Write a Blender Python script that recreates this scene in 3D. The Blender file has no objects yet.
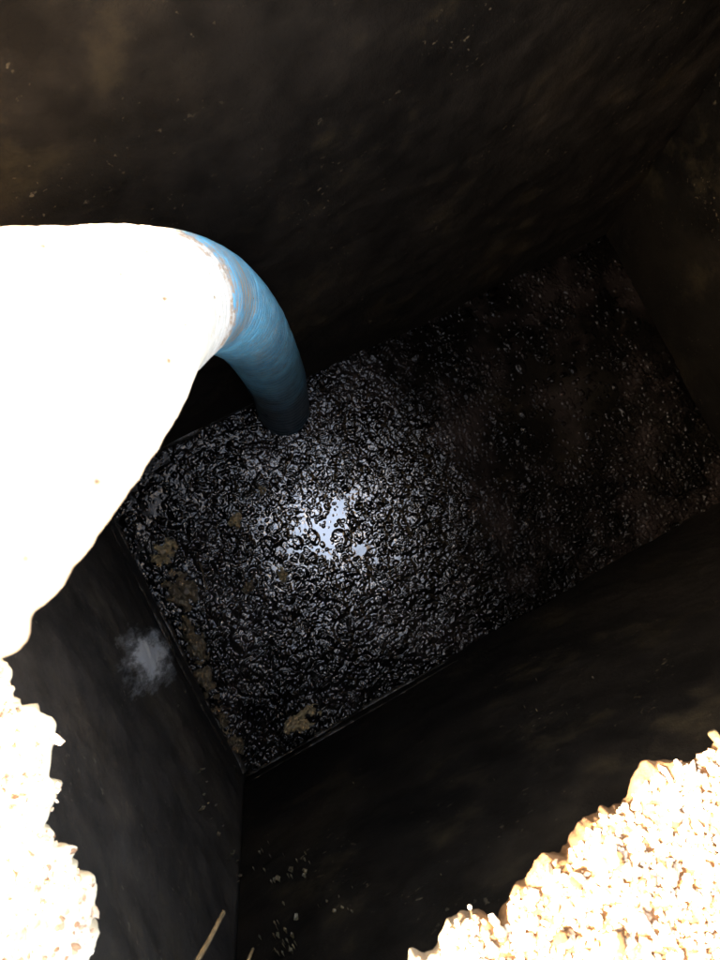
import bpy, bmesh, math, random
import numpy as np
from mathutils import Vector, Matrix, Quaternion, noise

scene = bpy.context.scene
R = math.radians
random.seed(7)
rng = np.random.default_rng(7)

# ------------------------------------------------------------------ camera
# Frame: x runs along the tank, y across it, z = 0 is the ground surface.
CAM_Z, SLUDGE_Z = 0.60, -1.60
ROLL = R(27.5)                       # tank axis against the picture's horizontal
NAD = Vector((255 - 360, 480 - 560, -747.0)).normalized()   # straight down, in camera axes
cam_q = NAD.rotation_difference(Vector((0, 0, -1)))
cam_m = Matrix.Rotation(-ROLL, 3, 'Z') @ cam_q.to_matrix()
cam_data = bpy.data.cameras.new('camera')
cam_data.sensor_fit = 'VERTICAL'
cam_data.sensor_height = 5.8
cam_data.sensor_width = 4.35
cam_data.lens = 747 / 960 * 5.8
cam_data.clip_start = 0.01
cam_data.clip_end = 500
cam_data.dof.use_dof = True
cam_data.dof.focus_distance = 1.9
cam_data.dof.aperture_fstop = 2.2
cam = bpy.data.objects.new('camera', cam_data)
scene.collection.objects.link(cam)
cam.matrix_world = Matrix.Translation((0, 0, CAM_Z)) @ cam_m.to_4x4()
scene.camera = cam

# ------------------------------------------------------------------ sky and sun
SUN_EL = R(33)
TO_SUN = Vector((-0.953, 0.30, 0)).normalized()
world = bpy.data.worlds.new('World')
scene.world = world
world.use_nodes = True
wn = world.node_tree
bg = wn.nodes['Background']
sky = wn.nodes.new('ShaderNodeTexSky')
sky.sky_type = 'NISHITA'
sky.sun_disc = False
sky.sun_elevation = SUN_EL
sky.sun_rotation = math.atan2(TO_SUN.x, TO_SUN.y)
sky.dust_density = 3.0
sky.ozone_density = 0.6
wn.links.new(sky.outputs[0], bg.inputs[0])
bg.inputs[1].default_value = 0.06
sd = bpy.data.lights.new('sun', 'SUN')
sd.energy = 5.0
sd.angle = R(0.53)
sd.color = (1.0, 0.94, 0.86)
sun = bpy.data.objects.new('sun', sd)
scene.collection.objects.link(sun)
sv = TO_SUN * math.cos(SUN_EL) + Vector((0, 0, math.sin(SUN_EL)))
sun.rotation_euler = sv.to_track_quat('Z', 'Y').to_euler()
sun.location = sv * 20
scene.view_settings.view_transform = 'Standard'
scene.view_settings.look = 'None'
scene.view_settings.gamma = 1
scene.view_settings.exposure = 5.2
scene.view_settings.use_white_balance = True
scene.view_settings.white_balance_temperature = 8700
scene.render.engine = 'CYCLES'
scene.cycles.max_bounces = 10
scene.cycles.diffuse_bounces = 6
scene.cycles.use_denoising = True
scene.cycles.sample_clamp_indirect = 4.0

# ------------------------------------------------------------------ helpers
C = scene.collection

def at(px, py, depth):
    """point of the place seen at a photo pixel, `depth` metres below the camera"""
    r = cam_m @ Vector((px - 360, 480 - py, -747.0))
    return Vector((0, 0, CAM_Z)) + r * (depth / -r.z)

def at_wall(px, py, axis, value):
    r = cam_m @ Vector((px - 360, 480 - py, -747.0))
    return Vector((0, 0, CAM_Z)) + r * (value / r[axis])

def link(name, mesh, mat, parent=None, smooth=True):
    o = bpy.data.objects.new(name, mesh)
    C.objects.link(o)
    if mat and not mesh.materials:
        mesh.materials.append(mat)
    if smooth:
        mesh.polygons.foreach_set('use_smooth', [True] * len(mesh.polygons))
    if parent:
        o.parent = parent
    return o

def mesh_from(name, verts, faces):
    me = bpy.data.meshes.new(name)
    me.from_pydata([tuple(v) for v in verts], [], faces)
    me.update()
    return me

def grid_mesh(name, P):
    """P: (n, m, 3) array -> quad sheet"""
    n, m = P.shape[:2]
    me = bpy.data.meshes.new(name)
    idx = np.arange(n * m).reshape(n, m)
    q = np.stack([idx[:-1, :-1], idx[1:, :-1], idx[1:, 1:], idx[:-1, 1:]], -1).reshape(-1, 4)
    me.vertices.add(n * m)
    me.vertices.foreach_set('co', P.reshape(-1).astype(np.float32))
    me.loops.add(q.size)
    me.loops.foreach_set('vertex_index', q.reshape(-1).astype(np.int32))
    me.polygons.add(len(q))
    me.polygons.foreach_set('loop_start', (np.arange(len(q)) * 4).astype(np.int32))
    me.polygons.foreach_set('loop_total', np.full(len(q), 4, np.int32))
    me.update(calc_edges=True)
    me.validate()
    return me

TABLES = {}
def vnoise(x, y, seed=0):
    """smooth value noise on arrays, -1..1"""
    if seed not in TABLES: TABLES[seed] = np.random.default_rng(seed).uniform(-1, 1, (256, 256))
    T = TABLES[seed]
    xi, yi = np.floor(x).astype(int), np.floor(y).astype(int)
    fx, fy = x - xi, y - yi
    fx, fy = fx * fx * (3 - 2 * fx), fy * fy * (3 - 2 * fy)
    a, b = T[xi % 256, yi % 256], T[(xi + 1) % 256, yi % 256]
    c, d = T[xi % 256, (yi + 1) % 256], T[(xi + 1) % 256, (yi + 1) % 256]
    return (a * (1 - fx) + b * fx) * (1 - fy) + (c * (1 - fx) + d * fx) * fy

def fbm(x, y, seed=0, octs=4):
    s, a = 0, 1.0
    for k in range(octs):
        s = s + a * vnoise(x * 2 ** k + 17.3 * k, y * 2 ** k + 5.7 * k, seed + k)
        a *= 0.5
    return s

def tag(o, label=None, cat=None, group=None, kind=None):
    if label: o['label'] = label
    if cat: o['category'] = cat
    if group: o['group'] = group
    if kind: o['kind'] = kind
    return o

def empty(name, loc=(0, 0, 0)):
    o = bpy.data.objects.new(name, None)
    o.empty_display_size = 0.1
    o.location = loc
    C.objects.link(o)
    return o

class Mat:
    def __init__(self, name, rough=0.6, spec=0.5):
        self.m = bpy.data.materials.new(name)
        self.m.use_nodes = True
        self.t = self.m.node_tree
        self.b = self.t.nodes['Principled BSDF']
        self.b.inputs['Roughness'].default_value = rough
        self.b.inputs['Specular IOR Level'].default_value = spec
        self.tc = self.t.nodes.new('ShaderNodeTexCoord').outputs['Object']
        self.nrm = None
    def node(self, kind, **kw):
        n = self.t.nodes.new(kind)
        for k, v in kw.items():
            if k in n.inputs: n.inputs[k].default_value = v
            else: setattr(n, k, v)
        return n
    def ln(self, a, b): self.t.links.new(a, b)
    def noise(self, scale, detail=4, rough=0.55, vec=None):
        n = self.node('ShaderNodeTexNoise')
        n.inputs['Scale'].default_value = scale
        n.inputs['Detail'].default_value = detail
        n.inputs['Roughness'].default_value = rough
        self.ln(vec or self.tc, n.inputs['Vector'])
        return n.outputs['Fac']
    def voronoi(self, scale, feature='F1', vec=None):
        n = self.node('ShaderNodeTexVoronoi')
        n.feature = feature
        n.inputs['Scale'].default_value = scale
        self.ln(vec or self.tc, n.inputs['Vector'])
        return n.outputs['Distance']
    def ramp(self, fac, stops):
        n = self.node('ShaderNodeValToRGB')
        e = n.color_ramp.elements
        while len(e) < len(stops): e.new(0.5)
        for k, (p, c) in enumerate(stops):
            e[k].position = p
            e[k].color = (*c, 1) if not isinstance(c, (int, float)) else (c, c, c, 1)
        self.ln(fac, n.inputs[0])
        return n.outputs[0]
    def mix(self, fac, a, b, blend='MIX'):
        n = self.node('ShaderNodeMix', data_type='RGBA', blend_type=blend)
        for s, v in ((0, fac), (6, a), (7, b)):
            if hasattr(v, 'links') or isinstance(v, bpy.types.NodeSocket): self.ln(v, n.inputs[s])
            elif s == 0: n.inputs[0].default_value = v
            else: n.inputs[s].default_value = (*v, 1)
        return n.outputs[2]
    def math(self, op, a, b=0.0, clamp=False):
        n = self.node('ShaderNodeMath', operation=op)
        n.use_clamp = clamp
        for k, v in enumerate((a, b)):
            if isinstance(v, bpy.types.NodeSocket): self.ln(v, n.inputs[k])
            else: n.inputs[k].default_value = v
        return n.outputs[0]
    def color(self, s): self.ln(s, self.b.inputs['Base Color'])
    def rough(self, s): self.ln(s, self.b.inputs['Roughness'])
    def bump(self, h, strength=0.5, dist=0.005):
        n = self.node('ShaderNodeBump')
        n.inputs['Strength'].default_value = strength
        n.inputs['Distance'].default_value = dist
        self.ln(h, n.inputs['Height'])
        if self.nrm: self.ln(self.nrm, n.inputs['Normal'])
        self.nrm = n.outputs[0]
        self.ln(self.nrm, self.b.inputs['Normal'])

# ------------------------------------------------------------------ materials
def wall_material(name, smear_spec=None, tone=1.0, tint=(1, 1, 1)):
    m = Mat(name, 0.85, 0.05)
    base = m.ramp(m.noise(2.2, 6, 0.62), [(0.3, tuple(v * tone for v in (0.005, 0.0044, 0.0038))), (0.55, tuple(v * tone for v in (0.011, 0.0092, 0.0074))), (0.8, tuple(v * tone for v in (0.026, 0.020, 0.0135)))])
    blot = m.ramp(m.noise(11, 5, 0.6), [(0.35, 0.55), (0.75, 1.25)])
    c = m.mix(1.0, base, blot, 'MULTIPLY')
    # pale grit and dried flecks
    fl = m.ramp(m.noise(85, 2, 0.5), [(0.66, 0.0), (0.72, 1.0)])
    fm = m.ramp(m.noise(6, 3), [(0.50, 0.0), (0.66, 1.0)])
    c = m.mix(m.math('MULTIPLY', m.math('MULTIPLY', fl, fm), 0.6), c, (0.16, 0.13, 0.085))
    ol = m.ramp(m.noise(5.5, 6, 0.65), [(0.56, 0.0), (0.70, 0.6)])
    c = m.mix(ol, c, (0.034, 0.026, 0.014))
    # dark wet band above the liquid
    sep = m.node('ShaderNodeSeparateXYZ'); m.ln(m.tc, sep.inputs[0])
    zz = m.math('ADD', sep.outputs[2], m.math('MULTIPLY', m.noise(5, 4), 0.30))
    wet = m.ramp(m.math('ADD', zz, 1.60), [(0.20, 1.0), (0.55, 0.0)])
    c = m.mix(m.math('MULTIPLY', wet, 0.55), c, (0.007 * tone, 0.0062 * tone, 0.0055 * tone))
    rg = m.ramp(wet, [(0.0, 0.9), (1.0, 0.6)])
    if smear_spec:
        # whitish streaky smear on the wall just above the waterline
        vec = m.node('ShaderNodeVectorMath', operation='SUBTRACT'); m.ln(m.tc, vec.inputs[0]); vec.inputs[1].default_value = smear_spec[0]
        sc = m.node('ShaderNodeVectorMath', operation='MULTIPLY'); m.ln(vec.outputs[0], sc.inputs[0]); sc.inputs[1].default_value = smear_spec[1]
        le = m.node('ShaderNodeVectorMath', operation='LENGTH'); m.ln(sc.outputs[0], le.inputs[0])
        st = m.node('ShaderNodeVectorMath', operation='MULTIPLY'); m.ln(m.tc, st.inputs[0]); st.inputs[1].default_value = (1, 1.0, 0.16)
        f = m.math('SUBTRACT', m.math('MULTIPLY', m.noise(26, 6, 0.7, st.outputs[0]), 2.1), le.outputs['Value'])
        f = m.ramp(f, [(0.05, 0.0), (0.36, 0.20), (0.68, 0.95)])
        c = m.mix(f, c, (0.68, 0.67, 0.62))
    c = m.mix(1.0, c, tint, 'MULTIPLY')
    m.color(c); m.rough(rg)
    m.bump(m.noise(38, 8, 0.62), 0.6, 0.006)
    m.bump(m.noise(240, 3), 0.35, 0.002)
    return m.m

def sludge_material():
    m = Mat('sludge', 0.12, 0.8)
    m.b.inputs['IOR'].default_value = 2.25
    at_ = m.node('ShaderNodeAttribute'); at_.attribute_name = 'wet'
    wet = at_.outputs['Fac']
    c = m.ramp(m.noise(9, 6, 0.6), [(0.35, (0.0012, 0.001, 0.0009)), (0.6, (0.0035, 0.0028, 0.0022)), (0.78, (0.012, 0.009, 0.0062))])
    m.color(m.mix(wet, m.mix(m.ramp(m.noise(5, 6, 0.65), [(0.48, 0.0), (0.66, 0.8)]), c, (0.022, 0.016, 0.014)), (0.003, 0.0026, 0.0024)))
    dry = m.ramp(m.noise(14, 6, 0.65), [(0.35, 0.08), (0.68, 0.26)])
    m.rough(m.mix(wet, dry, (0.045, 0.045, 0.045)))
    m.ln(m.math('MULTIPLY_ADD', wet, 0.90), m.b.inputs['Specular IOR Level'])
    for n in m.t.nodes:
        if n.type == 'MATH' and n.operation == 'MULTIPLY_ADD': n.inputs[2].default_value = 0.018
    h = m.math('MULTIPLY', m.noise(210, 4, 0.6), m.math('SUBTRACT', 1.0, m.math('MULTIPLY', wet, 0.85)))
    m.bump(h, 0.12, 0.003)
    return m.m

def scum_material(name, a, b):
    m = Mat(name, 0.45, 0.5)
    m.color(m.ramp(m.noise(60, 5, 0.65), [(0.3, (0.03, 0.022, 0.014)), (0.5, a), (0.75, b)]))
    m.bump(m.noise(140, 5), 0.8, 0.004)
    return m.m

def hose_material():
    m = Mat('hose_rubber', 0.5, 0.4)
    blue = m.ramp(m.noise(9, 4), [(0.3, (0.06, 0.34, 0.50)), (0.7, (0.14, 0.52, 0.68))])
    mud = m.ramp(m.noise(13, 7, 0.72), [(0.55, 0.0), (0.70, 0.8)])
    dust = m.ramp(m.noise(120, 5, 0.7), [(0.45, 0.0), (0.68, 0.7)])
    c = m.mix(m.math('MAXIMUM', mud, m.math('MULTIPLY', dust, 0.6)), blue, (0.42, 0.31, 0.21))
    wv = m.ramp(m.noise(45, 5), [(0.35, 0.75), (0.7, 1.1)])
    c = m.mix(1.0, c, wv, 'MULTIPLY')
    ga = m.node('ShaderNodeAttribute'); ga.attribute_name = 'groove'
    al = m.node('ShaderNodeAttribute'); al.attribute_name = 'along'
    # dirt packed in the grooves of the part that hangs in the tank
    gz = m.ramp(m.math('ADD', al.outputs['Fac'], m.math('MULTIPLY', m.noise(9, 4), 0.35)), [(0.66, 0.0), (0.90, 1.0)])
    gm = m.math('MULTIPLY', m.math('MULTIPLY', ga.outputs['Fac'], gz), m.ramp(m.noise(26, 5, 0.65), [(0.30, 0.35), (0.55, 1.0)]))
    c = m.mix(gm, c, (0.56, 0.35, 0.19))
    # sunlit white painted into the upper length as a pale coat, tan ragged margin
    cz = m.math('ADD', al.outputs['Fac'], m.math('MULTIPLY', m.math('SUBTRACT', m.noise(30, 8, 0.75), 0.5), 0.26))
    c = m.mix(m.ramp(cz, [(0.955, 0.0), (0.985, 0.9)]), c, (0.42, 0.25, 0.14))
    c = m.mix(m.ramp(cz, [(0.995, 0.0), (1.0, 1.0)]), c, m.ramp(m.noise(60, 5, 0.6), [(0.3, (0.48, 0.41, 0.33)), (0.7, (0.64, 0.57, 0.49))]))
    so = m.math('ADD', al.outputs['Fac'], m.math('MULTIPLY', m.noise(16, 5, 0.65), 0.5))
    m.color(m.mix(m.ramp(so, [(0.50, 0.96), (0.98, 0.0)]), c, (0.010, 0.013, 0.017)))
    m.rough(m.ramp(mud, [(0, 0.42), (1, 0.85)]))
    m.bump(m.noise(160, 5, 0.65), 0.45, 0.003)
    return m.m

def soil_material(name, lo, mid, hi, scale=60, pale=False):
    m = Mat(name, 0.95, 0.15)
    c = m.ramp(m.noise(scale, 6, 0.65), [(0.3, lo), (0.5, mid), (0.72, hi)])
    if pale:
        sp = m.node('ShaderNodeSeparateXYZ'); m.ln(m.tc, sp.inputs[0])
        e = m.math('ADD', sp.outputs[0], m.math('MULTIPLY', m.noise(2.6, 6, 0.62), 0.9))
        c = m.mix(m.ramp(m.math('ADD', e, 0.1), [(0.30, 1.0), (0.62, 0.0)]), c, (0.62, 0.54, 0.42))
    m.color(c)
    m.bump(m.noise(scale * 3, 5, 0.7), 0.7, 0.004)
    return m.m

def chip_material():
    m = Mat('gravel', 0.9, 0.2)
    n = m.node('ShaderNodeNewGeometry')
    c = m.ramp(n.outputs['Random Per Island'], [(0.0, (0.18, 0.10, 0.06)), (0.25, (0.33, 0.22, 0.15)), (0.6, (0.50, 0.40, 0.31)), (1.0, (0.64, 0.57, 0.49))])
    m.color(m.mix(0.5, c, m.ramp(m.noise(300, 3), [(0.3, 0.6), (0.7, 1.2)]), 'MULTIPLY'))
    m.bump(m.noise(500, 3), 0.5, 0.001)
    return m.m

M_sludge = sludge_material()
M_scum = scum_material('tan_scum', (0.24, 0.17, 0.085), (0.46, 0.35, 0.20))
M_scum_dark = scum_material('brown_scum', (0.10, 0.07, 0.038), (0.24, 0.17, 0.095))
M_crust = scum_material('waterline_crust', (0.02, 0.017, 0.014), (0.06, 0.05, 0.04))
M_crust.node_tree.nodes['Principled BSDF'].inputs['Roughness'].default_value = 0.22
M_flake = scum_material('wall_flake', (0.07, 0.055, 0.03), (0.20, 0.17, 0.10))
M_hose = hose_material()
M_mud = soil_material('dried_mud', (0.2, 0.12, 0.06), (0.36, 0.24, 0.14), (0.48, 0.36, 0.24), 90)
M_soil = soil_material('sandy_soil', (0.06, 0.028, 0.012), (0.11, 0.055, 0.025), (0.20, 0.12, 0.065), 45, True)
M_lid = soil_material('lid_concrete', (0.16, 0.13, 0.10), (0.26, 0.225, 0.18), (0.36, 0.32, 0.27), 40)
M_chip = chip_material()
M_straw = soil_material('straw', (0.035, 0.022, 0.010), (0.07, 0.048, 0.024), (0.11, 0.08, 0.045), 120)

# ------------------------------------------------------------------ the hole in ground and lid
U0, U1, V0, V1 = -0.30, 1.48, -0.525, 0.41         # inside of the tank at the liquid
LEAN = 0.17                                        # outward lean made up for the far long wall, keeping its top dark
VT = V1 + LEAN * 1.45
HU0, HU1, HV0, HV1 = -0.222, 0.69, -0.332, 0.565   # the broken opening
hc = Vector(((HU0 + HU1) / 2, (HV0 + HV1) / 2))
hx, hy = (HU1 - HU0) / 2, (HV1 - HV0) / 2

def outline(n, gu, gv, seed, jag, add_setback=True):
    """jagged rounded rectangle, n points, evenly spaced by arc length"""
    a, b, r = hx + gu, hy + gv, 0.10
    dense = []
    for cx, cy, t0 in ((a - r, b - r, 0), (-a + r, b - r, 90), (-a + r, -b + r, 180), (a - r, -b + r, 270)):
        for k in range(13):
            t = R(t0 + 90 * k / 12)
            dense.append((cx + r * math.cos(t), cy + r * math.sin(t)))
    dense.append(dense[0])
    d = np.array(dense)
    s = np.r_[0, np.cumsum(np.hypot(*np.diff(d, axis=0).T))]
    L = s[-1]
    q = np.linspace(0, L, n, endpoint=False)
    x, y = np.interp(q, s, d[:, 0]), np.interp(q, s, d[:, 1])
    tx, ty = np.gradient(x), np.gradient(y)
    tl = np.hypot(tx, ty) + 1e-9
    nx, ny = ty / tl, -tx / tl
    th = q / L * 2 * np.pi
    cx, cy = np.cos(th), np.sin(th)
    off = jag * (1.0 * vnoise(cx * 3 + 50, cy * 3 + 50, seed) + 0.85 * vnoise(cx * 11 + 50, cy * 9 + 50, seed + 1)
                 + 0.34 * vnoise(cx * 27 + 90, cy * 27 + 90, seed + 2) + 0.18 * vnoise(cx * 53 + 120, cy * 60 + 120, seed + 3)
                 + 0.10 * vnoise(cx * 119 + 180, cy * 130 + 180, seed + 4))
    # unseen corner made up: set back to let sun reach the hose
    added_setback = np.clip((y + hc.y - 0.14) / 0.10, 0, 1) * np.clip((hc.x - 0.28 - (x + hc.x)) / 0.10, 0, 1)
    x = x - (0.165 if add_setback else 0.0) * added_setback
    return np.stack([x + nx * off + hc.x, y + ny * off + hc.y], 1), np.stack([nx, ny], 1)

# ground sheet: rings of vertices from the lip of the hole out to the horizon
N = 1500
lip, nrm = outline(N, 0.0, 0.0, 11, 0.020)
wide, _ = outline(N, 0.0, 0.0, 11, 0.0)
radii = [0, 0.003, 0.007, 0.012, 0.018, 0.025, 0.033, 0.042, 0.052, 0.064, 0.078, 0.095, 0.115, 0.14, 0.17, 0.21, 0.26, 0.33, 0.42, 0.55,
         0.75, 1.0, 1.4, 2.0, 3.0, 5.0, 9.0, 18.0, 40.0, 90.0, 200.0]
dirs = wide - np.array([hc.x, hc.y])
dirs = dirs / np.linalg.norm(dirs, axis=1)[:, None]

def ground_h(x, y, d):
    near = np.exp(-d / 0.8)
    h = 0.010 * fbm(x * 9, y * 9, 31, 4) * (0.35 + 0.65 * near) + 0.003 * fbm(x * 55, y * 55, 37, 3) * near
    h = h + 0.008 * np.clip((d - 0.02) / 0.25, 0, 1) ** 0.8 - 0.012 * np.exp(-d / 0.012)
    return h + 0.12 * vnoise(x * 0.35, y * 0.35, 40) * np.clip(d / 4, 0, 1)
rows = []
for zdrop, inset in ((-0.048, 0.105), (-0.044, 0.060), (-0.039, 0.025), (-0.032, 0.004), (-0.020, 0.001)):
    p = lip + nrm * (inset + 0.005 * fbm(lip[:, 0:1] * 60, lip[:, 1:2] * 60 + zdrop * 900, 55, 2))
    rows.append(np.c_[p, np.full(N, zdrop)])
for d in radii:
    blend = min(1, d / 0.12)
    p = lip * (1 - blend) + wide * blend + (nrm * (1 - blend) + dirs * blend) * d
    rows.append(np.c_[p, ground_h(p[:, 0], p[:, 1], d)])
P = np.array(rows)
P = np.concatenate([P, P[:, :1]], 1).transpose(1, 0, 2)
ground = link('ground', grid_mesh('ground', P[::-1]), M_soil)
bm = bmesh.new(); bm.from_mesh(ground.data)
bmesh.ops.remove_doubles(bm, verts=bm.verts, dist=1e-5)
bmesh.ops.recalc_face_normals(bm, faces=bm.faces)
bm.to_mesh(ground.data); bm.free()
tag(ground, 'pale sandy ground around the broken opening', kind='structure')

# ------------------------------------------------------------------ the tank
tank = empty('septic_tank', (0, 0, -1.9))
tag(tank, 'dark stained concrete tank seen down through its broken opening', 'tank')
TZ = Vector((0, 0, 1.9))
WALL_TOP, WALL_BOT, TH = -0.112, -1.84, 0.10

def wall(axis, inner, sign, lo, hi, mat, seed, lean=0.0):
    """one tank wall: gritty uneven inner face, flat back; sign = direction of its outside"""
    n, k = int((hi - lo) / 0.012) + 1, int((WALL_TOP - WALL_BOT) / 0.012) + 1
    A, Z = np.meshgrid(np.linspace(lo, hi, n), np.linspace(WALL_BOT, WALL_TOP, k), indexing='ij')
    rel = 0.006 * fbm(A * 4, Z * 4, seed, 5) + 0.0035 * np.clip(fbm(A * 22, Z * 22, seed + 9, 3), 0, 2)
    edge = np.minimum.reduce([A - lo, hi - A, Z - WALL_BOT, WALL_TOP - Z])
    rel = rel * np.clip(edge / 0.03, 0, 1)
    Pn = np.zeros((n, k, 3))
    Pn[..., axis] = inner - sign * rel + lean * (Z - SLUDGE_Z)
    Pn[..., 1 - axis] = A
    Pn[..., 2] = Z + 1.9
    me = grid_mesh('wall', Pn)
    bm = bmesh.new(); bm.from_mesh(me)
    be = [e for e in bm.edges if e.is_boundary]
    ex = bmesh.ops.extrude_edge_only(bm, edges=be)
    nv = [v for v in ex['geom'] if isinstance(v, bmesh.types.BMVert)]
    for v in nv: v.co[axis] += sign * TH
    ne = [e for e in bm.edges if e.is_boundary]
    bmesh.ops.holes_fill(bm, edges=ne, sides=0)
    bmesh.ops.recalc_face_normals(bm, faces=bm.faces)
    bm.to_mesh(me); bm.free()
    return link('wall', me, mat, tank)

sm = at_wall(152, 655, 0, U0)
M_wall_a = wall_material('wall_smeared', ((sm.x, sm.y, sm.z + 1.9), (3, 13.5, 2.9)), 4.2, (0.90, 0.98, 1.10))  # raised tone paints lens flare veil into this wall's colour
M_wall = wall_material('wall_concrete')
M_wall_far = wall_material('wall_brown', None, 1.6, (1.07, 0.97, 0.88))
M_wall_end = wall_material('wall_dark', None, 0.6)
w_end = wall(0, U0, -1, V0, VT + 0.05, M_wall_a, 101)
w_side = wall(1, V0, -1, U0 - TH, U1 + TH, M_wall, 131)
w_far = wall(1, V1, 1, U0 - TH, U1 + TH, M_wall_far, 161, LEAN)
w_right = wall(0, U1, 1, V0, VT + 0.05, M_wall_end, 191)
w_end['label'] = 'grey end wall with a whitish smear'
# the wet band depends on height above the liquid: object coordinates start at the tank base
for mm in (M_wall, M_wall_a, M_wall_far, M_wall_end):
    for nd in mm.node_tree.nodes:
        if nd.type == 'MATH' and nd.operation == 'ADD' and abs(nd.inputs[1].default_value - 1.60) < 1e-6:
            nd.inputs[1].default_value = 1.60 - 1.9

# tank floor below the sludge
bm = bmesh.new()
bmesh.ops.create_cube(bm, size=1)
for v in bm.verts:
    v.co = Vector(((U0 + U1) / 2 + v.co.x * (U1 - U0 + 2 * TH), (V0 + V1) / 2 + v.co.y * (V1 - V0 + 2 * TH), 0.028 + v.co.z * 0.055))
me = bpy.data.meshes.new('tank_floor'); bm.to_mesh(me); bm.free()
link('tank_floor', me, M_wall, tank, smooth=False)

# lid slab with the broken hole, its lip a little proud of the soil
NL = 900
li, ln = outline(NL, 0.068, 0.095, 11, 0.010, False)
lo_, _ = outline(NL, 0.0, 0.0, 11, 0.0, False)
rect = []
for x, y in lo_ - np.array([hc.x, hc.y]):
    k = min((U1 - hc.x + TH) / abs(x) if x > 0 else (hc.x - U0 + TH) / max(abs(x), 1e-6),
            (VT - hc.y + TH) / abs(y) if y > 0 else (hc.y - V0 + TH) / max(abs(y), 1e-6))
    rect.append((hc.x + x * k, hc.y + y * k))
rect = np.array(rect)
rows = [np.c_[rect, np.full(NL, -0.110)]]
for z, ins in ((-0.110, 0.012), (-0.106, 0.004), (-0.098, 0.001), (-0.088, 0.003), (-0.078, -0.002), (-0.068, 0.002), (-0.060, 0.000), (-0.054, 0.006), (-0.052, 0.014)):
    p = li + ln * (ins + 0.006 * fbm(li[:, 0:1] * 40, li[:, 1:2] * 40 + z * 500, 77, 3))
    rows.append(np.c_[p, np.full(NL, z) + (0.003 * vnoise(li[:, 0] * 50, li[:, 1] * 50, 79) if -0.109 < z < -0.053 else 0)])
rows.append(np.c_[rect, np.full(NL, -0.052)])
rows.append(np.c_[rect, np.full(NL, -0.110)])
P = np.array(rows); P[..., 2] += 1.9
P = np.concatenate([P, P[:, :1]], 1)
me = grid_mesh('lid', P)
bm = bmesh.new(); bm.from_mesh(me)
bmesh.ops.remove_doubles(bm, verts=bm.verts, dist=1e-5)
bmesh.ops.recalc_face_normals(bm, faces=bm.faces)
bm.to_mesh(me); bm.free()
lid = link('lid', me, M_lid, tank)
lid['label'] = 'broken grey-brown concrete lid with jagged edge'

# waterline crust: uneven ledges of dried scum on the walls just above the liquid
def crust(a, b, inward, z, w, h, seed, parent, step=0.006):
    a, b = Vector(a), Vector(b)
    L = (b - a).length
    n = int(L / step) + 1
    d = (b - a).normalized(); inn = Vector(inward)
    prof = ((-0.003, -1.0), (0.55, -0.9), (1.0, -0.2), (0.8, 0.5), (0.35, 0.9), (-0.003, 1.0))
    P = np.zeros((n, len(prof), 3))
    for i in range(n):
        s = i * L / (n - 1)
        f = 0.55 + 0.9 * noise.noise((s * 9, seed, 0)) + 0.7 * noise.noise((s * 38, seed, 4)) + 0.4 * noise.noise((s * 110, seed, 8))
        f = max(0.06, f) * min(1.0, max(0.02, (L - s) / (0.45 if L < 0.9 else 0.05)))
        zz = z + 0.012 * noise.noise((s * 4, seed, 20))
        for k, (pi, ph) in enumerate(prof):
            jit = 1 + 0.5 * noise.noise((s * 70, k * 3.1, seed))
            p = a + d * s + inn * (w * pi * (f if pi > 0 else 1) * jit) + Vector((0, 0, zz + h * ph * (0.4 + 0.6 * min(f, 1)) + 1.9))
            P[i, k] = p
    return link('waterline_crust', grid_mesh('waterline_crust', P), M_crust, parent)
def wp(o): return o
crust((U0, V0 + .012, 0), (U0, V1, 0), (1, 0, 0), SLUDGE_Z + 0.010, 0.013, 0.012, 1.5, tank)
crust((U0 + .012, V0, 0), (0.45, V0, 0), (0, 1, 0), SLUDGE_Z + 0.010, 0.012, 0.012, 4.5, tank)
crust((U0, V0, 0), (0.40, V0, 0), (0, 1, 0), SLUDGE_Z + 0.075, 0.010, 0.012, 6.5, tank)
crust((U0, V0, 0), (U0, V1, 0), (1, 0, 0), SLUDGE_Z + 0.13, 0.007, 0.014, 16.5, tank)
crust((U0 + .012, V1, 0), (0.45, V1, 0), (0, -1, 0), SLUDGE_Z + 0.012, 0.014, 0.014, 9.5, tank)

# ------------------------------------------------------------------ sludge
step = 0.0018
gx = np.arange(U0 - 0.004, U1 + 0.004 + step, step)
gy = np.arange(V0 - 0.004, V1 + 0.004 + step, step)
X, Y = np.meshgrid(gx, gy, indexing='ij')
ca, sa = math.cos(0.6), math.sin(0.6)
XW = ca * X - sa * Y + 0.010 * vnoise(X * 23, Y * 23, 231) + 0.004 * vnoise(X * 71, Y * 71, 232)
YW = sa * X + ca * Y + 0.010 * vnoise(X * 23, Y * 23, 233) + 0.004 * vnoise(X * 71, Y * 71, 234)
Hh = 0.0022 * fbm(XW * 4, YW * 4, 201, 3) + 0.0007 * fbm(XW * 19, YW * 19, 205, 2)
# islands of floating crumbs: thick matted crust, thinning to open liquid in a pool and in streaks
dens = fbm(XW * 3.4, YW * 3.4, 211, 4)
streak = fbm(XW * 7, YW * 7, 271, 4)
pc = at(328, 528, CAM_Z - SLUDGE_Z)
dx, dy = X - pc.x, Y - pc.y
dist = np.hypot(dx + 0.03 * vnoise(XW * 8, YW * 8, 291), dy + 0.03 * vnoise(XW * 8, YW * 8, 292))
ragged = fbm(XW * 16, YW * 16, 261, 4)
pc2 = at(270, 540, CAM_Z - SLUDGE_Z)
d2 = np.hypot(X - pc2.x, Y - pc2.y)
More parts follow.
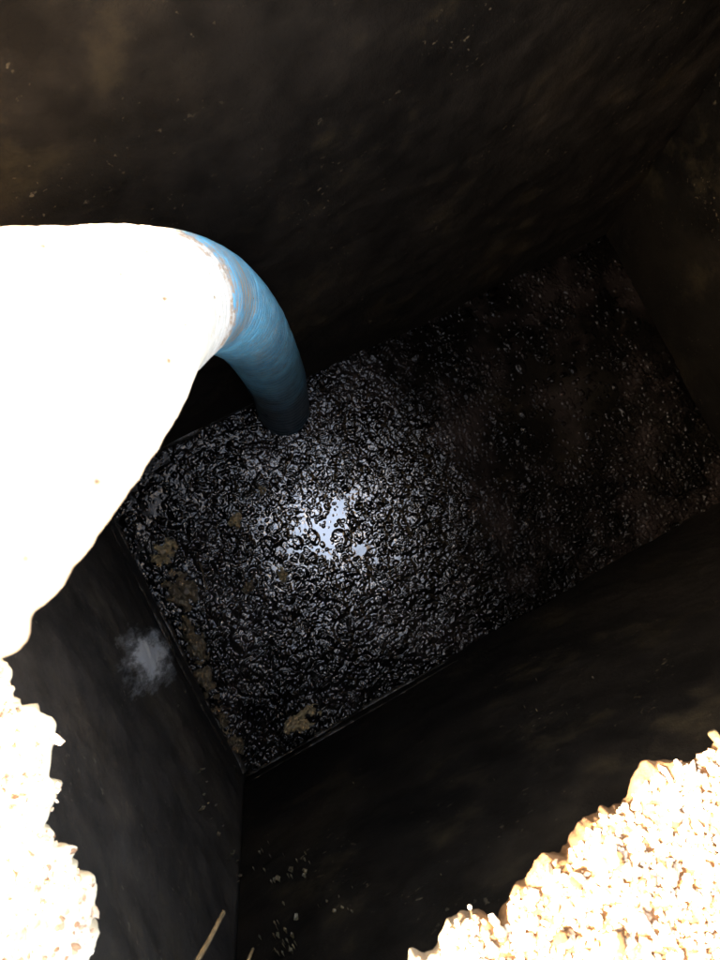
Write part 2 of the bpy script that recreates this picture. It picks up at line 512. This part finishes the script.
# how much open liquid shows between the floating lumps
pool = 0.62 * np.exp(-(dist / 0.095) ** 2) + 0.62 * np.exp(-(dist / 0.21) ** 2) + 0.30 * np.exp(-(d2 / 0.06) ** 2) + 0.42 * ragged - 0.06
far = np.clip((dist - 0.30) / 0.25, 0, 1)
pool = np.clip(np.maximum(pool, (0.55 + 0.6 * ragged + 0.4 * dens) * far * np.clip((Y + 0.38) / 0.25, 0.1, 1)), 0, 1)
right = np.clip((X - 0.40) / 0.35, 0, 1)
mid = fbm(XW * 20, YW * 20, 281, 3)
fine = fbm(XW * 110, YW * 110, 251, 3)
lump = np.zeros_like(X)
nb = 34000
bx, by = rng.uniform(U0, U1, nb), rng.uniform(V0, V1, nb)
br = (rng.gamma(2.2, 0.0018, nb) * (1 + 2.0 * (rng.random(nb) < 0.03))).clip(0.0028, 0.022)
bh = rng.uniform(0.25, 0.7, nb) * np.clip(0.008 / br, 0.35, 1)
bs = rng.uniform(0.6, 1.7, nb)
for x, y, r, hh, st in zip(bx, by, br, bh, bs):
    i0, j0 = int((x - gx[0]) / step), int((y - gy[0]) / step)
    if rng.random() < 0.88 * pool[min(i0, X.shape[0] - 1), min(j0, X.shape[1] - 1)]: continue
    k = int(r * 1.5 / step) + 1
    sl = (slice(max(0, i0 - k), i0 + k + 1), slice(max(0, j0 - k), j0 + k + 1))
    q = ((X[sl] - x) ** 2 * st + (Y[sl] - y) ** 2 / st) / (r * r)
    lump[sl] = np.maximum(lump[sl], r * hh * np.clip(1 - q, 0, 1) ** 0.9)
crustiness = np.clip(1 - pool * 1.2, 0, 1)
Hh = Hh * (1 - 0.4 * pool) + lump * (1 + 0.35 * fine) + (0.0050 * mid + 0.0018 * fine) * crustiness
wet = np.clip(0.70 * np.exp(-(dist / 0.17) ** 2) + 0.30 * np.exp(-(dist / 0.34) ** 2) + 0.05 - 0.10 * right, 0, 1)
sludge = link('sludge', grid_mesh('sludge', np.stack([X, Y, SLUDGE_Z + Hh], -1)), M_sludge)
wa = sludge.data.attributes.new('wet', 'FLOAT', 'POINT')
wa.data.foreach_set('value', wet.reshape(-1).astype(np.float32))
tag(sludge, 'black wet lumpy sludge in the bottom of the tank', kind='structure')

# ------------------------------------------------------------------ floating scum clumps
def scum(px, py, rad, sx=1.0, ang=0.0, dark=False, label=None):
    p = at(px, py, CAM_Z - SLUDGE_Z)
    n = 44
    A, B = np.meshgrid(np.linspace(-1.25, 1.25, n), np.linspace(-1.25, 1.25, n), indexing='ij')
    gxx, gyy = A * rad * sx + px, B * rad + py
    rr = np.sqrt(A * A + B * B)
    h = 0.018 * (0.75 - rr ** 1.5) + 0.020 * fbm(gxx * 60, gyy * 60, 401, 4) + 0.006 * fbm(gxx * 210, gyy * 210, 405, 2)
    h = np.where(rr > 1.2, -0.02, np.clip(h, -0.02, 0.02))
    o = link('scum_clump', grid_mesh('scum_clump', np.stack([A * rad * sx, B * rad, h], -1)), M_scum_dark if dark else M_scum)
    o.location = (p.x, p.y, SLUDGE_Z + 0.004)
    o.rotation_euler = (0, 0, ang)
    tag(o, label, 'scum', 'scum clumps floating on the sludge')
scum(164, 552, 0.030, 1.3, 0.5, label='tan scum clump just off the brown scum line by the smeared wall')
scum(236, 521, 0.020, 1.2, 1.5, label='tan scum clump midway between the hose end and the brown scum line')
scum(282, 575, 0.014, 1.7, 1.4, label='narrow tan scum clump beside the bright patch of liquid')
scum(250, 588, 0.022, 1.0, 0.2, True, label='dull brown scum clump alone on the open sludge')
scum(262, 490, 0.010, 1.3, 0.9, label='tiny tan scum clump between hose end and bright patch of liquid')
for px, py, r_, k, w_ in ((180, 590, 0.040, 1.4, 'widest, fifth from the tank corner'), (194, 640, 0.027, 2.4, 'fourth from the tank corner'), (206, 683, 0.026, 2.2, 'third from the tank corner'),
                          (221, 718, 0.023, 2.0, 'second from the tank corner'), (236, 744, 0.018, 1.8, 'closest to the tank corner')):
    scum(px, py, r_, k, R(90 - 3), True, label='brown scum clump along the smeared end wall, ' + w_)
scum(303, 719, 0.026, 2.0, 0.1, label='tan scum clump floating against the long side wall near the corner')

# ------------------------------------------------------------------ flakes stuck to the walls by the corner
def flakes(points, axis, parent, seed):
    r = random.Random(seed)
    vs, fs = [], []
    for p, size in points:
        nrm_ = Vector((1, 0, 0)) if axis == 0 else Vector((0, 1, 0))
        t = Vector((0, 0, 1)); b = nrm_.cross(t)
        ang = r.uniform(0, 6.28); e = r.uniform(0.2, 1.0); size = size * r.choice((0.6, 0.8, 1.0, 1.5))
        t, b = t * math.cos(ang) + b * math.sin(ang), b * math.cos(ang) - t * math.sin(ang)
        base = len(vs); m_ = 6
        tilt = r.uniform(-0.6, 0.9)
        for k in range(m_):
            q = 2 * math.pi * k / m_
            rr = size * r.uniform(0.7, 1.2)
            vs.append(p + t * rr * math.cos(q) + b * rr * e * math.sin(q) + nrm_ * (0.004 + tilt * rr * 0.5 * math.cos(q)))
        vs.append(p + nrm_ * (0.006 + size * 0.5)); vs.append(p - nrm_ * 0.004)
        for k in range(m_):
            fs.append((base + k, base + (k + 1) % m_, base + m_)); fs.append((base + (k + 1) % m_, base + k, base + m_ + 1))
    o = link('scum_flakes', mesh_from('scum_flakes', [v + TZ for v in vs], fs), M_flake, parent, smooth=False)
    o['kind'] = 'stuff'
    return o
pts = []
def run(poly, n, jit, axis, val, smin, smax):
    for _ in range(n):
        s = random.random() * (len(poly) - 1); i = int(s); f = s - i
        x = poly[i][0] * (1 - f) + poly[i + 1][0] * f + random.gauss(0, jit)
        y = poly[i][1] * (1 - f) + poly[i + 1][1] * f + random.gauss(0, jit)
        p = at_wall(x, y, axis, val)
        if WALL_BOT < p.z < WALL_TOP and (V0 if axis == 0 else U0) < p[1 - axis] < (V1 if axis == 0 else U1):
            depth = CAM_Z - p.z
            pts.append((p, random.uniform(smin, smax) * depth / 747))
run([(168, 680), (200, 742), (203, 800), (225, 850), (240, 880), (250, 925)], 34, 4, 0, U0, 0.7, 2.2)
flakes(pts, 0, tank, 3)
pts = []
run([(262, 840), (270, 880), (285, 950)], 14, 8, 1, V0, 0.5, 1.6)
run([(270, 880), (305, 865)], 12, 6, 1, V0, 0.6, 2.4)
run([(272, 950), (305, 935)], 16, 9, 1, V0, 0.6, 2.4)
run([(325, 910), (350, 905)], 8, 6, 1, V0, 0.8, 2.2)
run([(300, 850), (620, 640)], 16, 45, 1, V0, 0.5, 1.0)
flakes(pts, 1, tank, 4)

# ------------------------------------------------------------------ suction hose
HR = 0.075
ctrl = [at(286, 432, 2.42), at(284, 412, 2.22), at(276, 378, 1.92), at(250, 332, 1.48), at(216, 303, 1.14), at(180, 297, 0.90), at(130, 315, 0.68), at(70, 352, 0.49),
        at(-22, 405, 0.355), at(-130, 468, 0.285), at(-290, 640, 0.265)]
last = ctrl[-1]
ctrl += [last + Vector((-0.20, -0.10, -0.025)), last + Vector((-0.48, -0.24, -0.14)), Vector((last.x - 0.85, last.y - 0.34, 0.125)),
         Vector((last.x - 1.5, last.y - 0.3, 0.11)), Vector((last.x - 2.6, last.y + 0.1, 0.11)), Vector((last.x - 4.2, last.y + 0.5, 0.11))]
def catmull(pts, step):
    pts = [pts[0] * 2 - pts[1]] + pts + [pts[-1] * 2 - pts[-2]]
    out = []
    for i in range(1, len(pts) - 2):
        p0, p1, p2, p3 = pts[i - 1:i + 3]
        t0 = 0; t1 = t0 + (p1 - p0).length ** 0.5; t2 = t1 + (p2 - p1).length ** 0.5; t3 = t2 + (p3 - p2).length ** 0.5
        for k in range(40):
            t = t1 + (t2 - t1) * k / 40
            A1 = p0 * ((t1 - t) / (t1 - t0)) + p1 * ((t - t0) / (t1 - t0))
            A2 = p1 * ((t2 - t) / (t2 - t1)) + p2 * ((t - t1) / (t2 - t1))
            A3 = p2 * ((t3 - t) / (t3 - t2)) + p3 * ((t - t2) / (t3 - t2))
            B1 = A1 * ((t2 - t) / (t2 - t0)) + A2 * ((t - t0) / (t2 - t0))
            B2 = A2 * ((t3 - t) / (t3 - t1)) + A3 * ((t - t1) / (t3 - t1))
            out.append(B1 * ((t2 - t) / (t2 - t1)) + B2 * ((t - t1) / (t2 - t1)))
    out.append(pts[-2])
    d = np.array([tuple(v) for v in out])
    s = np.r_[0, np.cumsum(np.linalg.norm(np.diff(d, axis=0), axis=1))]
    q = np.arange(0, s[-1], step)
    return np.stack([np.interp(q, s, d[:, k]) for k in range(3)], 1), q
cl, ss = catmull(ctrl, 0.0022)
# smooth the sampled line
for _ in range(60):
    cl[1:-1] = 0.25 * cl[:-2] + 0.5 * cl[1:-1] + 0.25 * cl[2:]
tan = np.gradient(cl, axis=0); tan /= np.linalg.norm(tan, axis=1)[:, None]
fr = np.zeros_like(tan)
f0 = np.cross(tan[0], [0, 1, 0]); fr[0] = f0 / np.linalg.norm(f0)
for i in range(1, len(tan)):
    v = fr[i - 1] - tan[i] * (fr[i - 1] @ tan[i])
    fr[i] = v / np.linalg.norm(v)
bi = np.cross(tan, fr)
NS = 56
th = np.linspace(0, 2 * np.pi, NS + 1)
pitch = 0.026
ph = ss[:, None] / pitch + th[None, :] / (2 * np.pi)
ridge = 0.0040 * np.clip(np.sin(2 * np.pi * ph), -0.4, 1) * (0.55 + 0.45 * np.clip(1.4 * vnoise(ss[:, None] * 6 + 0 * th, th * 0.5 + 0 * ss[:, None], 301), -1, 1))
grime = 0.0012 * np.clip(vnoise(ss[:, None] * 70, 18 + 6 * np.cos(th)[None, :] + 3 * np.sin(th), 303), 0, 1)
rad = HR + ridge + grime
PT = cl[:, None, :] + rad[..., None] * (np.cos(th)[None, :, None] * fr[:, None, :] + np.sin(th)[None, :, None] * bi[:, None, :])
hose = empty('suction_hose', tuple(cl[0]))
tag(hose, 'mud-stained blue ribbed suction hose with painted-on sunlit whites, arching down into the sludge', 'hose')
me = grid_mesh('hose_wall', PT - cl[0])
groove = np.clip(0.25 - 1.6 * np.sin(2 * np.pi * ph), 0, 1)
s_lit_edge = ss[np.argmin(np.linalg.norm(cl - np.array(at(160, 297, 0.80)), axis=1))]  # where the painted sunlit white of the hose begins
for nm, val in (('groove', groove), ('along', np.broadcast_to(np.clip(ss / s_lit_edge, 0, 2)[:, None], groove.shape))):
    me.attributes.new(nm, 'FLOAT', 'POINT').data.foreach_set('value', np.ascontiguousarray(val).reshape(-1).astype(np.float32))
me.flip_normals()
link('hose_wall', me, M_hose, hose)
# inner bore so that the pipe has thickness at its mouth
PI_ = cl[:60, None, :] + (HR - 0.008) * (np.cos(th)[None, :, None] * fr[:60, None, :] + np.sin(th)[None, :, None] * bi[:60, None, :])
link('hose_bore', grid_mesh('hose_bore', PI_ - cl[0]), M_hose, hose)
# crumbs of dried mud clinging to the hose
vs, fs = [], []
ico = bmesh.new(); bmesh.ops.create_icosphere(ico, subdivisions=1, radius=1)
IV = [v.co.copy() for v in ico.verts]; IF = [[v.index for v in f.verts] for f in ico.faces]; ico.free()
for _ in range(700):
    i = int(random.uniform(0.30, 0.9) * 1500) if len(ss) > 1500 else random.randrange(len(ss))
    i = min(i, len(ss) - 1)
    a = random.uniform(0, 6.283)
    c = Vector(cl[i] - cl[0]) + HR * (Vector(fr[i]) * math.cos(a) + Vector(bi[i]) * math.sin(a))
    r_ = random.choice((0.0005, 0.0006, 0.0008, 0.001, 0.0014))
    base = len(vs)
    for p in IV: vs.append(c + p * r_ * random.uniform(0.6, 1.3))
    fs += [[base + k for k in f] for f in IF]
o = link('mud_crumbs', mesh_from('mud_crumbs', vs, fs), M_mud, hose)
o['kind'] = 'stuff'

# ------------------------------------------------------------------ gravel and clods at the rim
def ground_z(x, y):
    d = np.min(np.hypot(wide[:, 0] - x, wide[:, 1] - y))
    inside = abs(x - hc.x) < hx and abs(y - hc.y) < hy
    return ground_h(np.array([x]), np.array([y]), 0.0 if inside else d)[0], (-d if inside else d)

wl = lip; tree_pts = []
def chips(count, region, sizes, seed):
    r = random.Random(seed)
    vs, fs = [], []
    variants = []
    for k in range(10):
        variants.append([p * (1 + 0.55 * noise.noise(p * 1.7 + Vector((k * 4.0, 1, 2)))) for p in IV12])
    n = 0
    while n < count:
        x, y = region(r)
        dl = np.hypot(wl[:, 0] - x, wl[:, 1] - y); i = int(np.argmin(dl))
        side = (x - wl[i, 0]) * nrm[i, 0] + (y - wl[i, 1]) * nrm[i, 1]
        d = dl[i] if side > 0 else -dl[i]
        if d < -0.0015: continue
        n += 1
        z = ground_h(np.array([x]), np.array([y]), max(d, 0))[0]
        s = r.choice(sizes) * r.uniform(0.7, 1.3)
        q = Quaternion((r.gauss(0, 1), r.gauss(0, 1), r.gauss(0, 1), r.gauss(0, 1))).normalized()
        sc = Vector((s * r.uniform(0.8, 1.5), s * r.uniform(0.6, 1.0), s * r.uniform(0.45, 0.8)))
        V = r.choice(variants); base = len(vs)
        c = Vector((x, y, z + s * 0.25))
        for p in V:
            vs.append(c + q @ Vector((p.x * sc.x, p.y * sc.y, p.z * sc.z)))
        fs += [[base + k for k in f] for f in IF12]
    return vs, fs
b12 = bmesh.new(); bmesh.ops.create_icosphere(b12, subdivisions=1, radius=1)
IV12 = [v.co.copy() for v in b12.verts]; IF12 = [[v.index for v in f.verts] for f in b12.faces]; b12.free()
def reg_v(r):   # along the long edge, thinning out away from it
    x = min(max(r.gauss(0.20, 0.30), -0.5), 1.0)
    return x, HV0 + 0.015 - min(abs(r.gauss(0, 0.17)), 0.6) * (1 + 0.3 * noise.noise((x * 6, 2, 0)))
def reg_u(r):   # along the short edge and its corner
    y = min(max(r.gauss(-0.10, 0.24), -0.7), 0.5)
    return HU0 + 0.015 - min(abs(r.gauss(0, 0.12)), 0.5) * (1 + 0.3 * noise.noise((y * 6, 5, 0))), y
def reg_all(r):  # a sparse scatter all round
    return r.gauss(hc.x, 0.75), r.gauss(hc.y, 0.70)
va, fa = chips(17000, reg_v, (0.0010, 0.0015, 0.002, 0.0028, 0.004), 5)
vb, fb = chips(7000, reg_u, (0.001, 0.0014, 0.002, 0.003), 6)
vc, fc = chips(5000, reg_all, (0.0012, 0.002, 0.003, 0.0045), 8)
fb = fb + [[i + len(vb) for i in f] for f in fc]; vb = vb + vc
k0 = len(va)
gr = link('gravel', mesh_from('gravel', va + vb, fa + [[i + k0 for i in f] for f in fb]), M_chip, smooth=False)
tag(gr, 'loose pale grit and chips scattered around the opening', 'gravel', kind='stuff')

# single clods lying on the lip
clod_meshes = []
for s in range(5):
    bm = bmesh.new(); bmesh.ops.create_icosphere(bm, subdivisions=3, radius=1)
    for v in bm.verts:
        p = v.co.copy()
        v.co = p * (1 + 0.35 * noise.noise(p * 1.1 + Vector((s * 5.0, 0, 0))) + 0.30 * noise.noise(p * 2.6 + Vector((s * 9.0, 2, 0))) + 0.12 * noise.noise(p * 6 + Vector((s, 4, 0))))
        v.co.z *= 0.7
    me = bpy.data.meshes.new('soil_clod'); bm.to_mesh(me); bm.free(); me.materials.append(M_chip if s % 2 else M_soil)
    clod_meshes.append(me)
cr = random.Random(12)
for k in range(30):
    px = cr.uniform(410, 730); py = 955 - (px - 400) * 0.61 + cr.uniform(8, 120)
    p = at(px, py, CAM_Z)
    dl = np.hypot(lip[:, 0] - p.x, lip[:, 1] - p.y); i = int(np.argmin(dl))
    d = dl[i] if (p.x - lip[i, 0]) * nrm[i, 0] + (p.y - lip[i, 1]) * nrm[i, 1] > 0 else -dl[i]
    if d < 0.004: p = Vector((lip[i, 0] + nrm[i, 0] * 0.006, lip[i, 1] + nrm[i, 1] * 0.006, 0)); d = 0.006
    s = cr.uniform(0.004, 0.008)
    o = link('soil_clod', clod_meshes[k % 5], None)
    o.location = (p.x, p.y, ground_h(np.array([p.x]), np.array([p.y]), d)[0] + s * 0.3)
    o.scale = (s * cr.uniform(0.9, 1.4), s, s)
    o.rotation_euler = (cr.uniform(-0.4, 0.4), cr.uniform(-0.4, 0.4), cr.uniform(0, 6.28))
    tag(o, 'pale crumbly clod among grit on the long edge of the opening', 'clod', 'clods along the long edge of the opening')

# ------------------------------------------------------------------ straws at the rim
def straw(name, pts, r0, r1, label, cat='straw', m=None):
    pts = [Vector(p) for p in pts]
    n = len(pts); vs = []; fs = []; K = 7
    for i, p in enumerate(pts):
        t = (pts[min(i + 1, n - 1)] - pts[max(i - 1, 0)]).normalized()
        a = t.cross(Vector((0.3, 0.2, 1))).normalized(); b = t.cross(a)
        rr = r0 + (r1 - r0) * i / (n - 1)
        for k in range(K):
            q = 2 * math.pi * k / K
            vs.append(p + a * rr * math.cos(q) + b * rr * math.sin(q) - pts[0])
    for i in range(n - 1):
        for k in range(K):
            fs.append((i * K + k, i * K + (k + 1) % K, (i + 1) * K + (k + 1) % K, (i + 1) * K + k))
    fs.append(tuple(range(K))[::-1]); fs.append(tuple((n - 1) * K + k for k in range(K)))
    o = link(name, mesh_from(name, vs, fs), m or M_straw)
    o.location = pts[0]
    return tag(o, label, cat)
def bez(a, b, sag, n=9):
    a, b = Vector(a), Vector(b)
    return [a.lerp(b, i / (n - 1)) + Vector((0, 0, sag * math.sin(math.pi * i / (n - 1)))) + Vector((noise.noise((i * 1.3, 1, 0)), noise.noise((i * 1.3, 7, 0)), 0)) * 0.0012 for i in range(n)]
straw('straw', bez(at(150, 1040, 0.60), at(224, 912, 0.66), 0.006), 0.0026, 0.0016, 'long tan straw poking from the short edge over the opening')
straw('straw', bez(at(215, 1030, 0.60), at(253, 949, 0.68), 0.004), 0.0017, 0.0011, 'short thin straw beside the long tan one over the opening')
straw('twig', bez(at(760, 790, 0.575), at(712, 733, 0.56), 0.004), 0.0030, 0.0036, 'thick yellow twig end above the gritty long edge', 'twig')
# tiny seed head on a stalk, standing at the edge
sd_root = empty('seed_head', at(474, 925, 0.612))
tag(sd_root, 'tiny round seed head on a thin stalk at the edge', 'seed head')
top = at(470, 907, 0.585)
stalk = straw('stalk', bez(at(474, 925, 0.612), top, 0.0), 0.0007, 0.0006, None, None)
stalk.parent = sd_root; stalk.location = (0, 0, 0)
bm = bmesh.new(); bmesh.ops.create_icosphere(bm, subdivisions=2, radius=0.0016)
for v in bm.verts: v.co = v.co * (1 + 0.2 * noise.noise(v.co * 900)) + (top - at(474, 925, 0.612))
me = bpy.data.meshes.new('bud'); bm.to_mesh(me); bm.free()
link('bud', me, M_chip, sd_root)
# pale root threads lying on the sludge
def thread(pix, r, label):
    pts = [at(x, y, CAM_Z - SLUDGE_Z - 0.010) for x, y in pix]
    a = np.array([tuple(p) for p in pts]); s = np.linspace(0, 1, len(a)); q = np.linspace(0, 1, 24)
    straw('root_thread', [Vector((np.interp(v, s, a[:, 0]), np.interp(v, s, a[:, 1]), np.interp(v, s, a[:, 2]) + 0.002 * noise.noise((v * 9, 3, 0)))) for v in q], r, r * 0.7, label, 'root')
thread([(309, 405), (308, 412), (304, 418), (298, 421)], 0.0022, 'pale curled root thread against the submerged hose end')
thread([(199, 562), (203, 572), (204, 580), (208, 590)], 0.0022, 'thin pale root thread between tan scum clumps on sludge')
